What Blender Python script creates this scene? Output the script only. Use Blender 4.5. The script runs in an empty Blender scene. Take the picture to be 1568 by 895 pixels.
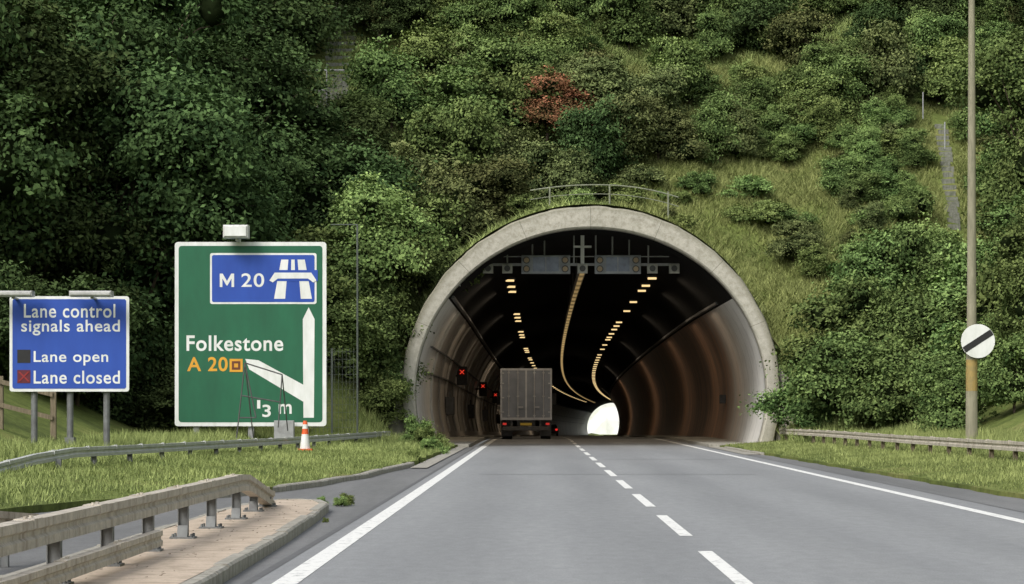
import bpy, math, random
import numpy as np
from mathutils import Vector, Matrix
random.seed(4)
scene = bpy.context.scene
COL = scene.collection

# ------------------------------------------------------------ helpers
def new_mat(name):
    m = bpy.data.materials.new(name); m.use_nodes = True
    nt = m.node_tree; nt.nodes.clear()
    out = nt.nodes.new('ShaderNodeOutputMaterial')
    b = nt.nodes.new('ShaderNodeBsdfPrincipled')
    nt.links.new(b.outputs[0], out.inputs[0])
    return m, nt, b, out
def c4(c): return (c[0], c[1], c[2], 1.0)
def noise(nt, scale, detail=4, vec=None, rough=.6):
    n = nt.nodes.new('ShaderNodeTexNoise'); n.inputs['Scale'].default_value = scale
    n.inputs['Detail'].default_value = detail; n.inputs['Roughness'].default_value = rough
    if vec is not None: nt.links.new(vec, n.inputs['Vector'])
    return n
def objco(nt, scale=(1,1,1)):
    g = nt.nodes.new('ShaderNodeNewGeometry')
    mp = nt.nodes.new('ShaderNodeMapping'); mp.inputs['Scale'].default_value = scale
    nt.links.new(g.outputs['Position'], mp.inputs['Vector'])
    return mp.outputs[0]
def ramp(nt, fac, stops):
    r = nt.nodes.new('ShaderNodeValToRGB'); nt.links.new(fac, r.inputs[0])
    e = r.color_ramp.elements
    while len(e) < len(stops): e.new(.5)
    for i, (p, c) in enumerate(stops):
        e[i].position = p; e[i].color = c4(c)
    return r.outputs[0]
def mix(nt, fac, a, b, mode='MIX'):
    m = nt.nodes.new('ShaderNodeMix'); m.data_type = 'RGBA'; m.blend_type = mode
    for k, v in ((0, fac), (6, a), (7, b)):
        if isinstance(v, (int, float)): m.inputs[k].default_value = v
        elif isinstance(v, tuple): m.inputs[k].default_value = c4(v)
        else: nt.links.new(v, m.inputs[k])
    return m.outputs[2]
def math_n(nt, op, a, b=None, clamp=False, c=None):
    m = nt.nodes.new('ShaderNodeMath'); m.operation = op; m.use_clamp = clamp
    for k, v in ((0, a), (1, b), (2, c)):
        if v is None: continue
        if isinstance(v, (int, float)): m.inputs[k].default_value = v
        else: nt.links.new(v, m.inputs[k])
    return m.outputs[0]
def bump(nt, b, h, strength=.3, dist=.02):
    n = nt.nodes.new('ShaderNodeBump'); n.inputs['Strength'].default_value = strength
    n.inputs['Distance'].default_value = dist
    nt.links.new(h, n.inputs['Height']); nt.links.new(n.outputs[0], b.inputs['Normal'])
def pmat(name, c1, c2=None, scale=3, rough=.7, metal=0, bmp=0, vscale=(1,1,1), spec=.4):
    m, nt, b, o = new_mat(name)
    c2 = c2 or tuple(x*.75 for x in c1)
    co = objco(nt, vscale)
    n = noise(nt, scale, 4, co)
    col = ramp(nt, n.outputs[0], [(.3, c2), (.68, c1)])
    nt.links.new(col, b.inputs['Base Color'])
    b.inputs['Roughness'].default_value = rough; b.inputs['Metallic'].default_value = metal
    b.inputs['Specular IOR Level'].default_value = spec
    if bmp: bump(nt, b, n.outputs[0], bmp)
    return m
def emat(name, c, s):
    m, nt, b, o = new_mat(name)
    b.inputs['Base Color'].default_value = c4(c)
    b.inputs['Emission Color'].default_value = c4(c); b.inputs['Emission Strength'].default_value = s
    m.cycles.emission_sampling = 'NONE'
    return m

def link(ob, parent=None):
    COL.objects.link(ob)
    if parent is not None:
        ob.parent = parent
        ob.matrix_parent_inverse = Matrix.Translation(-parent.location)
    return ob
def mesh_obj(name, V, F, mats, parent=None, fm=None, smooth=False):
    me = bpy.data.meshes.new(name); me.from_pydata([tuple(v) for v in V], [], F)
    if not isinstance(mats, (list, tuple)): mats = [mats]
    for m in mats: me.materials.append(m)
    if fm is not None: me.polygons.foreach_set('material_index', fm)
    if smooth: me.polygons.foreach_set('use_smooth', [True]*len(me.polygons))
    me.update()
    return link(bpy.data.objects.new(name, me), parent)
def empty(name, loc=(0,0,0)):
    e = bpy.data.objects.new(name, None); e.empty_display_size = .3; e.location = loc
    COL.objects.link(e); return e
class MB:
    """accumulates boxes / tubes / prisms into one mesh"""
    def __init__(s): s.V=[]; s.F=[]; s.M=[]
    def add(s, V, F, mi=0):
        o=len(s.V); s.V+= [tuple(v) for v in V]; s.F += [[i+o for i in f] for f in F]; s.M += [mi]*len(F)
    def box(s, x0,x1,y0,y1,z0,z1, mi=0, ch=0):
        if ch:
            c=ch
            V=[(x0+c,y0,z0+c),(x1-c,y0,z0+c),(x1-c,y0,z1-c),(x0+c,y0,z1-c),
               (x0,y0+c,z0),(x1,y0+c,z0),(x1,y0+c,z1),(x0,y0+c,z1),
               (x0,y1,z0),(x1,y1,z0),(x1,y1,z1),(x0,y1,z1)]
            F=[(0,1,2,3),(0,4,5,1),(1,5,6,2),(2,6,7,3),(3,7,4,0),(4,8,9,5),(5,9,10,6),(6,10,11,7),(7,11,8,4),(11,10,9,8)]
        else:
            V=[(x0,y0,z0),(x1,y0,z0),(x1,y1,z0),(x0,y1,z0),(x0,y0,z1),(x1,y0,z1),(x1,y1,z1),(x0,y1,z1)]
            F=[(0,3,2,1),(4,5,6,7),(0,1,5,4),(1,2,6,5),(2,3,7,6),(3,0,4,7)]
        s.add(V,F,mi)
    def tube(s, a, b, r0, r1=None, n=8, mi=0):
        r1 = r0 if r1 is None else r1
        a=Vector(a); b=Vector(b); d=(b-a).normalized()
        u=d.orthogonal().normalized(); v=d.cross(u)
        V=[]
        for p,r in ((a,r0),(b,r1)):
            for i in range(n):
                t=2*math.pi*i/n; V.append(p+u*math.cos(t)*r+v*math.sin(t)*r)
        F=[(i,(i+1)%n,n+(i+1)%n,n+i) for i in range(n)]+[tuple(range(n))[::-1],tuple(range(n,2*n))]
        s.add(V,F,mi)
    def prism(s, poly, y, d=.004, mi=0):
        n=len(poly); V=[(p[0],y-d,p[1]) for p in poly]+[(p[0],y,p[1]) for p in poly]
        F=[tuple(range(n)),tuple(range(2*n-1,n-1,-1))]+[(i,(i+1)%n,n+(i+1)%n,n+i) for i in range(n)]
        s.add(V,F,mi)
    def obj(s, name, mats, parent=None, smooth=False): return mesh_obj(name,s.V,s.F,mats,parent,s.M,smooth)
def np_mesh(name, V, nper, shade, mats):
    N = len(V)//nper
    me = bpy.data.meshes.new(name)
    me.vertices.add(len(V)); me.vertices.foreach_set('co', V.astype(np.float32).ravel())
    me.loops.add(len(V)); me.loops.foreach_set('vertex_index', np.arange(len(V), dtype=np.int32))
    me.polygons.add(N); me.polygons.foreach_set('loop_start', np.arange(0, len(V), nper, dtype=np.int32))
    me.polygons.foreach_set('loop_total', np.full(N, nper, dtype=np.int32))
    for m in mats: me.materials.append(m)
    a = me.attributes.new('shade', 'FLOAT', 'POINT'); a.data.foreach_set('value', np.repeat(shade, nper).astype(np.float32))
    me.update(calc_edges=True)
    return me

# ------------------------------------------------------------ layout functions (metres, camera over the origin, road runs +Y)
_t = np.array([86., 258., 494., 580.]); _o = np.array([-.4, 2.6, 12.2, 17.4])
_A = np.stack([_t**2, _t**3, _t**4], 1)*np.array([1e-5,1e-8,1e-11]); _c = np.linalg.lstsq(_A, _o, rcond=None)[0]
def off(y):
    t = max(0., y-100.); return _c[0]*1e-5*t*t + _c[1]*1e-8*t**3 + _c[2]*1e-11*t**4
def zr(y):
    t = max(0., y-125.); return -.0088*t*(t/(t+18.)) if t > 0 else 0.
CX = 2.08
EXIT = 680.
PY = 102.0
def arch_outer(dx):
    q = 1-(dx/7.1)**2
    return 2.05+7.0*math.sqrt(q) if q > 0 else -10
EL = [(0,-7.4),(20,-7.2),(35,-6.9),(40,-5.8),(44.3,-4.5),(53.6,-3.65),(68.6,-3.05),(90,-2.95),(110,-2.95)]
def edgeL(y):
    return float(np.interp(y,[p[0] for p in EL],[p[1] for p in EL])) + .05*math.sin(y*1.3)+.03*math.sin(y*3.1)
def edgeR(y): return float(np.interp(y,[0,40,94,110],[7.6,7.5,7.0,6.9])) + .04*math.sin(y*1.1)+.03*math.sin(y*2.7)
def hn(x,y): return .25*math.sin(x*.55+1.3*math.sin(y*.31))+.2*math.sin(y*.6+x*.23)+.1*math.sin(x*1.7+y*1.1)
def side(x,y):
    if x < edgeL(y):
        d = edgeL(y)-x; return .1+.05*d+.42*max(0,d-10)*min(1, d/12)
    if x > edgeR(y):
        d = x-edgeR(y); return .07+.075*d+.42*max(0,d-7)
    return -1
def ground(x,y):
    s = side(x,y)
    if y > 690: return -5.2
    h = -1
    if y > 96:
        h = .55*(y-96)
        h = min(h, 36+.01*(y-160)) + hn(x,y)*min(1,(y-96)/8)
        dx = abs(x-CX-off(y))
        if y < PY+.7:
            f = min(1,max(0,(dx-7.1)/2.2)); h *= f
        elif dx < 7.25: h = max(h, arch_outer(min(dx,6.99))+.12)
    if y > 600: h = min(h, 5.5+.6*(676-y)) if y<=678 else -5.2
    g = max(s,h)
    return g if y<=678 else -5.2

# ------------------------------------------------------------ materials
def leaf_mat(name, dark, light, hue=.04, val=.45):
    m, nt, b, o = new_mat(name)
    at = nt.nodes.new('ShaderNodeAttribute'); at.attribute_name = 'shade'
    oi = nt.nodes.new('ShaderNodeObjectInfo')
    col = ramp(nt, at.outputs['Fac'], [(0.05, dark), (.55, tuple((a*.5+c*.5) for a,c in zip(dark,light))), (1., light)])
    hs = nt.nodes.new('ShaderNodeHueSaturation'); hs.inputs['Saturation'].default_value=.93
    nt.links.new(col, hs.inputs['Color'])
    nt.links.new(math_n(nt,'MULTIPLY_ADD',oi.outputs['Random'],hue,c=.5-hue/2), hs.inputs['Hue'])
    nt.links.new(math_n(nt,'MULTIPLY_ADD',oi.outputs['Random'],val,c=1-val/2), hs.inputs['Value'])
    df = nt.nodes.new('ShaderNodeBsdfDiffuse')
    nt.links.new(hs.outputs[0], df.inputs['Color']); nt.links.new(df.outputs[0], o.inputs[0]); nt.nodes.remove(b)
    return m
M_LDARK = leaf_mat('leaf_dark', (.022,.040,.014), (.105,.160,.050))
M_LMID  = leaf_mat('leaf_mid', (.045,.078,.022), (.205,.285,.080))
M_LOLV  = leaf_mat('leaf_olive', (.045,.062,.022), (.210,.235,.080))
M_LBRT  = leaf_mat('leaf_bright', (.07,.115,.03), (.29,.39,.11))
M_LRED  = leaf_mat('leaf_reddish', (.06,.06,.02), (.46,.19,.09), .02, .2)
M_GRASS = leaf_mat('grass_blade', (.09,.12,.035), (.35,.40,.13))
M_GRASSH = leaf_mat('hill_grass_blade', (.11,.14,.04), (.40,.46,.15))
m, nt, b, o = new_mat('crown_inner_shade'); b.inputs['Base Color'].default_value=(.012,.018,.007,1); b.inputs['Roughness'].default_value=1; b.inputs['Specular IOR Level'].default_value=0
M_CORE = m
M_BARK = pmat('bark', (.12,.09,.06), (.05,.04,.03), 6, .9, bmp=.5)
def terrain_mat():
    m, nt, b, o = new_mat('earth_and_turf')
    co = objco(nt); n = noise(nt, .35, 5, co); n2 = noise(nt, 6, 4, co)
    c = ramp(nt, n.outputs[0], [(.3,(.07,.09,.03)),(.5,(.14,.175,.05)),(.7,(.22,.22,.085))])
    c = mix(nt, .5, c, ramp(nt, n2.outputs[0], [(.3,(.4,.4,.35)),(.7,(1.3,1.3,1.2))]), 'MULTIPLY')
    nt.links.new(c, b.inputs['Base Color']); b.inputs['Roughness'].default_value = .95; b.inputs['Specular IOR Level'].default_value=.1
    bump(nt,b,n2.outputs[0],.6,.08)
    return m
M_TERR = terrain_mat()
def asphalt(name, c1, c2, tracks=False):
    m, nt, b, o = new_mat(name)
    co = objco(nt); fine = noise(nt, 60, 3, co); mid = noise(nt, 7, 5, objco(nt,(1,.35,1)), .75)
    big = noise(nt, .5, 5, objco(nt,(1.6,.12,1)))
    c = ramp(nt, big.outputs[0], [(.3,c2),(.7,c1)])
    c = mix(nt, .6, c, ramp(nt, fine.outputs[0], [(.3,(.6,.6,.6)),(.7,(1.35,1.35,1.35))]), 'MULTIPLY')
    c = mix(nt, .55, c, ramp(nt, mid.outputs[0], [(.3,(.75,.75,.75)),(.7,(1.2,1.2,1.2))]), 'MULTIPLY')
    if tracks:
        g = nt.nodes.new('ShaderNodeNewGeometry'); sx = nt.nodes.new('ShaderNodeSeparateXYZ'); nt.links.new(g.outputs['Position'], sx.inputs[0])
        w = math_n(nt,'SINE', math_n(nt,'MULTIPLY', math_n(nt,'ADD',sx.outputs[0],.35), 2*math.pi/1.85))
        w2 = math_n(nt,'MULTIPLY_ADD', w, .055, c=1.)
        cc = nt.nodes.new('ShaderNodeCombineColor')
        for i in range(3): nt.links.new(w2, cc.inputs[i])
        c = mix(nt, 1., c, cc.outputs[0], 'MULTIPLY')
    nt.links.new(c, b.inputs['Base Color']); b.inputs['Roughness'].default_value = .75; b.inputs['Specular IOR Level'].default_value=.35
    bump(nt,b,fine.outputs[0],.25,.006)
    return m
M_ROAD = asphalt('road_asphalt', (.262,.268,.270), (.212,.218,.222), True)
M_PAD = asphalt('shoulder_asphalt', (.20,.20,.198), (.12,.122,.12))
def worn_paint():
    m, nt, b, o = new_mat('road_paint_worn')
    n = noise(nt, 9, 6, objco(nt,(1,.5,1)), .75)
    c = ramp(nt, n.outputs[0], [(.36,(.4,.4,.39)),(.47,(.74,.74,.71))])
    nt.links.new(c, b.inputs['Base Color']); b.inputs['Roughness'].default_value=.7
    return m
M_PAINT = worn_paint()
def concrete(name, c1, c2, stain=(.12,.11,.08), sc=1.2):
    m, nt, b, o = new_mat(name)
    n = noise(nt, sc*2, 6, objco(nt), .7); s = noise(nt, sc, 5, objco(nt,(2.5,2.5,.35)), .65); f = noise(nt, 45, 2, objco(nt))
    c = ramp(nt, n.outputs[0], [(.3,c2),(.7,c1)])
    fac = ramp(nt, s.outputs[0], [(.48,(0,0,0)),(.75,(.8,.8,.8))])
    c = mix(nt, fac, c, stain)
    c = mix(nt, .4, c, ramp(nt, f.outputs[0], [(.3,(.65,.65,.65)),(.7,(1.25,1.25,1.25))]), 'MULTIPLY')
    nt.links.new(c, b.inputs['Base Color']); b.inputs['Roughness'].default_value=.9
    bump(nt,b,n.outputs[0],.4,.02)
    return m
def ring_mat():
    m, nt, b, o = new_mat('weathered_concrete')
    n = noise(nt, 2.4, 7, objco(nt), .7); s = noise(nt, 5., 5, objco(nt), .75); f = noise(nt, 30, 3, objco(nt))
    c = ramp(nt, n.outputs[0], [(.3,(.36,.345,.285)),(.7,(.50,.475,.41))])
    g = nt.nodes.new('ShaderNodeNewGeometry'); sx = nt.nodes.new('ShaderNodeSeparateXYZ'); nt.links.new(g.outputs['Position'], sx.inputs[0])
    hi = nt.nodes.new('ShaderNodeMapRange'); nt.links.new(sx.outputs[2], hi.inputs[0]); hi.inputs[1].default_value=1.; hi.inputs[2].default_value=9.; hi.inputs[3].default_value=.1; hi.inputs[4].default_value=.4
    spots = ramp(nt, s.outputs[0], [(.45,(0,0,0)),(.62,(1,1,1))])
    c = mix(nt, math_n(nt,'MULTIPLY',spots,hi.outputs[0]), c, (.13,.12,.07))
    dx = math_n(nt,'SUBTRACT',sx.outputs[0],2.08); dz = math_n(nt,'SUBTRACT',sx.outputs[2],2.02)
    an = math_n(nt,'FRACT', math_n(nt,'MULTIPLY', math_n(nt,'ARCTAN2', dz, dx), 16/(2*math.pi)))
    c = mix(nt, math_n(nt,'MULTIPLY', math_n(nt,'LESS_THAN', an, .010), .5), c, (.06,.06,.045))
    # dark lichen line along the outer lip
    rad = math_n(nt,'SQRT', math_n(nt,'ADD', math_n(nt,'MULTIPLY',dx,dx), math_n(nt,'MULTIPLY',dz,dz)))
    lip = nt.nodes.new('ShaderNodeMapRange'); nt.links.new(math_n(nt,'ADD',rad,math_n(nt,'MULTIPLY',n.outputs[0],.3)), lip.inputs[0]); lip.inputs[1].default_value=6.98; lip.inputs[2].default_value=7.2; lip.inputs[4].default_value=.65
    c = mix(nt, lip.outputs[0], c, (.13,.125,.07))
    c = mix(nt, .35, c, ramp(nt, f.outputs[0], [(.3,(.65,.65,.65)),(.7,(1.25,1.25,1.25))]), 'MULTIPLY')
    nt.links.new(c, b.inputs['Base Color']); b.inputs['Roughness'].default_value=.9
    bump(nt,b,n.outputs[0],.5,.03)
    return m
M_RING = ring_mat()
M_KERB = concrete('kerb_concrete', (.40,.38,.33), (.26,.25,.21), (.14,.12,.09), 3)
M_SLAB = concrete('island_paving', (.56,.46,.36), (.42,.34,.26), (.2,.16,.11), 1.5)
M_WALLC = concrete('retaining_concrete', (.34,.32,.27), (.2,.19,.16))
M_STEP = concrete('mossy_step_concrete', (.27,.27,.23), (.12,.13,.10), (.06,.08,.035), 4)
M_RAIL = concrete('weathered_barrier_steel', (.54,.49,.41), (.37,.34,.29), (.17,.13,.09), 2.5)
M_RAILG = pmat('galvanised_barrier', (.52,.53,.51), (.38,.39,.37), 4, .55, .1)
M_POST = pmat('galvanised_post', (.20,.21,.21), (.12,.12,.12), 5, .6, .3)
M_STEEL = pmat('grey_steel', (.36,.37,.37), (.24,.24,.24), 5, .5, .1)
M_DSTEEL = pmat('dark_steel', (.10,.10,.10), (.06,.06,.06), 5, .6)
M_BLACK = pmat('black_paint', (.02,.02,.022), (.014,.014,.014), 5, .6)
M_WHITE = pmat('sign_white', (.78,.79,.78), (.62,.64,.60), 2, .5, vscale=(2,2,.6))
M_GREEN = pmat('sign_green', (.014,.125,.060), (.012,.095,.047), 1.2, .55, vscale=(1.5,1,.5))
M_BLUE = pmat('sign_blue', (.022,.078,.40), (.016,.06,.33), 1.2, .55, vscale=(1.5,1,.5))
M_YEL = pmat('sign_orange', (.72,.36,.03), (.62,.3,.03), 3, .5)
M_BROWN = pmat('sign_brown', (.16,.05,.02), None, 3, .5)
M_ORANGE = pmat('cone_orange', (.8,.13,.03), (.6,.1,.03), 5, .5)
M_WOOD = pmat('weathered_timber', (.22,.18,.12), (.11,.09,.06), 8, .9, bmp=.4, vscale=(3,3,.4))
M_POLE = pmat('lamp_column', (.30,.28,.20), (.2,.19,.13), 6, .8, bmp=.2, vscale=(2,2,.4))
M_EXITBACK = concrete('exit_backdrop_white', (.86,.86,.83), (.74,.75,.70), (.5,.54,.42), .06)  # near-white so the added backdrop reads as overexposed daylight
def lining(name, side_col):
    m, nt, b, o = new_mat(name)
    g = nt.nodes.new('ShaderNodeNewGeometry'); sx = nt.nodes.new('ShaderNodeSeparateXYZ'); nt.links.new(g.outputs['Position'], sx.inputs[0])
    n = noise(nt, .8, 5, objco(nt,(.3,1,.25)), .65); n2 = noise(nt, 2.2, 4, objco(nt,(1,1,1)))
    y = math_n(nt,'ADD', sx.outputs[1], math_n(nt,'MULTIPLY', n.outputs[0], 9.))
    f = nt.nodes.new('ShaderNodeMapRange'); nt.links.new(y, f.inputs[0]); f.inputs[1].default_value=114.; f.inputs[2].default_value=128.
    deep_col = ramp(nt, n.outputs[0], side_col)
    pale = ramp(nt, n2.outputs[0], [(.3,(.66,.65,.62)),(.7,(.80,.79,.76))])
    c = mix(nt, f.outputs[0], pale, deep_col)  # wall colour goes from pale near the portal to side_col deeper in
    w = math_n(nt,'FRACT', math_n(nt,'DIVIDE', sx.outputs[1], 2.4))
    seam = math_n(nt,'LESS_THAN', w, .05)
    c = mix(nt, math_n(nt,'MULTIPLY',seam,.35), c, (.02,.02,.02))
    nt.links.new(c, b.inputs['Base Color']); b.inputs['Roughness'].default_value=.5
    return m
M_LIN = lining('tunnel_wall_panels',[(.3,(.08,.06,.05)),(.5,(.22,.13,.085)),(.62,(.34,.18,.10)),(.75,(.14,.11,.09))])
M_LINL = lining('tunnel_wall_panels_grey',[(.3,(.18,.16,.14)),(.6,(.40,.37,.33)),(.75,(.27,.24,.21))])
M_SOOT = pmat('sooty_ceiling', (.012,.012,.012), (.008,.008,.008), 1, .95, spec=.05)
M_LAMP = emat('sodium_lamp', (1.,.72,.34), 1.1)
M_REDL = emat('red_signal', (1.,.06,.03), .75)

# ------------------------------------------------------------ terrain
xs = np.concatenate([[-3000,-1200,-500,-200,-120,-80,-60,-50], np.arange(-42,-12,.9), np.arange(-12,16,.36), np.arange(16,42,.9),[50,60,80,120,200,500,1200,3000]])
ys = np.concatenate([[-800,-200,-60,-20], np.arange(0,94,1.6), np.arange(94,102.3,.45), [102.2,102.65,102.72], np.arange(103,146,.5), np.arange(148,676,8),[676,678,678.1,684,720,780,900,1300,2200,4000]])
V=[]; nx=len(xs); ny=len(ys)
for y in ys:
    for x in xs:
        x=float(x); yy=float(y)
        if yy < PY+.69 and edgeL(yy) <= x <= edgeR(yy): z=-.06
        else:
            z = ground(x,yy)
            if yy < PY+.69:
                d = (edgeL(yy)-x) if x<0 else (x-edgeR(yy))
                if yy<96: z -= .12 if d < 9 else 0.
                if d < .7: z = -.06
        if yy > 679: z = -5.25
        V.append((x,yy,z))
F=[]
for j in range(ny-1):
    for i in range(nx-1):
        xm=(xs[i]+xs[i+1])/2
        a,b_=ys[j],ys[j+1]
        if b_>102.7 and a<102.7 and abs(xm-CX)<7.3: continue
        if a>=677.9 and b_<=678.2 and abs(xm-CX-off(678))<8: continue
        F.append((j*nx+i,j*nx+i+1,(j+1)*nx+i+1,(j+1)*nx+i))
mesh_obj('hillside_terrain', V, F, M_TERR, smooth=True)

def verge(name, sgn):
    V=[];F=[]; cols=[0,0,.12,.5,1,1.7,2.5,3.5,4.5,5.5,6.5,7.5,8.5,9.6]; rows=np.arange(-4,102.2,.7)
    for y in rows:
        y=float(y); e = edgeL(y) if sgn<0 else edgeR(y)
        for k,c in enumerate(cols):
            x = e+sgn*c
            z = -.05 if k==0 else side(x+sgn*1e-4,y)+ (.02*hn(x*5,y*4) if k>2 else 0)
            V.append((x,y,z))
    n=len(cols)
    for j in range(len(rows)-1):
        for i in range(n-1):
            f=(j*n+i,j*n+i+1,(j+1)*n+i+1,(j+1)*n+i)
            F.append(f if sgn>0 else f[::-1])
    mesh_obj(name,V,F,M_TERR,smooth=False)
verge('grass_verge',-1); verge('grass_verge',1)

# ------------------------------------------------------------ road
def strip(x0, x1, y0, y1, z, step=2., curved=True):
    V=[];F=[]; n=max(1,int(math.ceil((y1-y0)/step)))
    for k in range(n+1):
        y=y0+(y1-y0)*k/n; o=off(y) if curved else 0
        V += [(x0+o,y,z+zr(y)),(x1+o,y,z+zr(y))]
        if k: F.append((2*k-2,2*k-1,2*k+1,2*k))
    return V,F
V,F=strip(-2.25,6.5,-60,800,0); mesh_obj('motorway_road',V,F,M_ROAD)
V,F=strip(-8.5,-2.25,-60,PY+.5,-.004,curved=False); mesh_obj('hard_shoulder',V,F,M_PAD)
V,F=strip(6.5,8.2,-60,PY+.5,-.004,curved=False); mesh_obj('hard_strip',V,F,M_PAD)
mk=MB()
V,F=strip(-2.06,-1.86,-5,PY+15,.004); mk.add(V,F)
V,F=strip(-2.06,-1.86,PY+15,660,.004,4); mk.add(V,F)
V,F=strip(5.86,6.04,-5,660,.004,4); mk.add(V,F)
y=35.2-27
while y<640:
    V,F=strip(1.56,1.70,y-6+.2,y,.004,3); mk.add(V,F); y+=9
mk.obj('lane_markings',[M_PAINT])
mk=MB()
for (x0,x1,y0,y1) in [(-2.3,-2.22,10,100),(6.48,6.53,10,100),(-1.2,4.7,58,58.12),(1.9,5.6,76,76.15)]:
    mk.add([(x0,y0,.0025),(x1,y0,.0025),(x1,y1,.0025),(x0,y1,.0025)],[(0,1,2,3)])
mk.obj('road_surface_joint',[pmat('bitumen_joint',(.12,.12,.12))])

def kerb(name, pts, w, h, mat, seg=.9, gap=.012):
    mb=MB()
    P=[Vector(p) for p in pts]
    for a,b in zip(P[:-1],P[1:]):
        L=(b-a).length; n=max(1,round(L/seg)); d=(b-a)/L; nrm=Vector((-d.y,d.x,0))*w
        for k in range(n):
            p=a+d*(L*k/n+gap); q=a+d*(L*(k+1)/n-gap)
            hh=h+random.uniform(-.008,.008); up=Vector((0,0,hh)); c=.02
            V=[p,q,q+nrm,p+nrm,p+up-Vector((0,0,c)),q+up-Vector((0,0,c)),q+nrm+up,p+nrm+up,p+up+nrm*.15,q+up+nrm*.15]
            F=[(0,1,5,4),(4,5,9,8),(8,9,6,7),(3,7,6,2),(0,4,8,7,3),(1,2,6,9,5)]
            mb.add(V,F)
    return mb.obj(name,[mat])
kerb('verge_kerb',[(edgeL(y)+.16,y,-.01) for y in np.arange(40,70,3)],.15,.11,M_KERB)
kerb('verge_kerb',[(edgeR(y)-.13,y,-.02) for y in np.arange(84,102,3)][::1],-.12,.09,M_KERB)
mk=MB()
V,F=strip(-2.95,-2.55,64,PY,.02); mk.add(V,F); mk.obj('portal_apron',[M_KERB])
mk=MB()
V=[(6.45,PY,.02),(6.45,84,.012),(7.0,84,.012),(7.05,PY,.02)]; mk.add(V,[(0,1,2,3)]); mk.obj('portal_apron',[M_KERB])

# ------------------------------------------------------------ traffic island
isl = empty('traffic_island',(-3.2,20,0))
edge=[(-2.38,-2),(-2.42,10),(-2.45,21),(-2.55,28),(-2.66,33),(-2.78,36.6),(-2.98,37.9),(-3.3,38.4),(-3.65,38.2),(-3.9,37.3),(-4.0,35),(-4.05,25),(-4.05,-2)]
mb=MB(); n=len(edge)
cxm=-3.25
V=[((e[0]-cxm)*.86+cxm, e[1]-(.15 if e[1]>36 else 0), .112) for e in edge]
mb.add(V,[tuple(range(n))]); o=mb.obj('paving',[M_SLAB],isl)
k=kerb('kerb_stones',[(e[0],e[1],-.01) for e in edge],.13,.125,M_KERB); k.parent=isl; k.matrix_parent_inverse=Matrix.Translation(-isl.location)
mb=MB(); rr=random.Random(6)
for k in range(200):
    x=rr.uniform(-3.9,-2.7); y=14+24*rr.random()**.7; s_=rr.uniform(.004,.015)
    mb.add([(x-s_,y-s_,.114),(x+s_,y-s_*.6,.115+s_*.4),(x+s_*.7,y+s_,.114),(x-s_*.6,y+s_*.8,.116)],[(0,1,2),(0,2,3)])
mb.obj('island_grit',[pmat('grit',(.22,.17,.12),(.12,.10,.07),20,.9)])

# ------------------------------------------------------------ tunnel
tun = empty('road_tunnel',(CX,PY,0))
def ell(a,rx,rz,cz=2.02): return (CX+rx*math.cos(a), cz+rz*math.sin(a))
mb=MB(); N=96; a0=math.radians(-19); a1=math.radians(199)
prof=[(6.62,6.24,PY+1.2,2.0),(6.60,6.22,PY+.05,2.0),(6.66,6.28,PY-.02,2.0),(7.06,6.93,PY-.02,2.03),(7.1,7.0,PY+.05,2.03),(7.12,7.02,PY+1.5,2.03)]
V=[];F=[]
rr=random.Random(2)
for i in range(N+1):
    a=a0+(a1-a0)*i/N
    jit=rr.uniform(-.012,.02)
    for k,(rx,rz,y,cz) in enumerate(prof):
        w=.015*math.sin(i*1.1)+jit
        x,z=ell(a,rx+(w if k>2 else 0),rz+(w if k>2 else 0),cz); V.append((x,y,z))
m=len(prof)
for i in range(N):
    for k in range(m-1):
        F.append((i*m+k,i*m+k+1,(i+1)*m+k+1,(i+1)*m+k))
mb.add(V,F); mb.obj('portal_ring',[M_RING],tun)
secs=list(np.arange(PY+.9,130,2.))+list(np.arange(130,EXIT,6.))+[EXIT+1]
V=[];F=[];fm=[]; N=48
for y in secs:
    for i in range(N+1):
        a=a0+(a1-a0)*i/N
        V.append((CX+off(y)+6.6*math.cos(a), y, 2.0+zr(y)+6.22*math.sin(a)))
m=N+1
for j in range(len(secs)-1):
    for i in range(N):
        F.append((j*m+i,j*m+i+1,(j+1)*m+i+1,(j+1)*m+i))
        a=a0+(a1-a0)*(i+.5)/N
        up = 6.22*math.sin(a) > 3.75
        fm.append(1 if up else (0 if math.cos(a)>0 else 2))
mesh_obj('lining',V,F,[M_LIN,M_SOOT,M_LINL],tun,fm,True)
mb=MB()
V=[];F=[]
for i in range(41):
    a=a0+(a1-a0)*i/40
    for rx in (6.5,8.5): V.append((CX+off(EXIT)+rx*math.cos(a),EXIT+.9,2+zr(EXIT)+rx*.95*math.sin(a)))
    if i: F.append((2*i-2,2*i-1,2*i+1,2*i))
mb.add(V,F); mb.obj('exit_collar',[M_WALLC],tun)
mb=MB()
for (xa,xb) in ((-5.2,-2.5),(6.5,9.3)):
    V=[];F=[]
    ks=list(np.arange(PY+.0,130,3))+list(np.arange(130,EXIT,6))
    for k,y in enumerate(ks):
        y=float(y);o=off(y);z=zr(y); V+=[(xa+o,y,z-.05),(xa+o,y,z+.11),(xb+o,y,z+.11),(xb+o,y,z-.05)]
        if k:
            q=4*k
            F+=[(q-4,q-3,q+1,q),(q-3,q-2,q+2,q+1),(q-2,q-1,q+3,q+2)]
    F.append((0,3,2,1)); mb.add(V,F)
mb.obj('footway',[M_KERB],tun)
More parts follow.
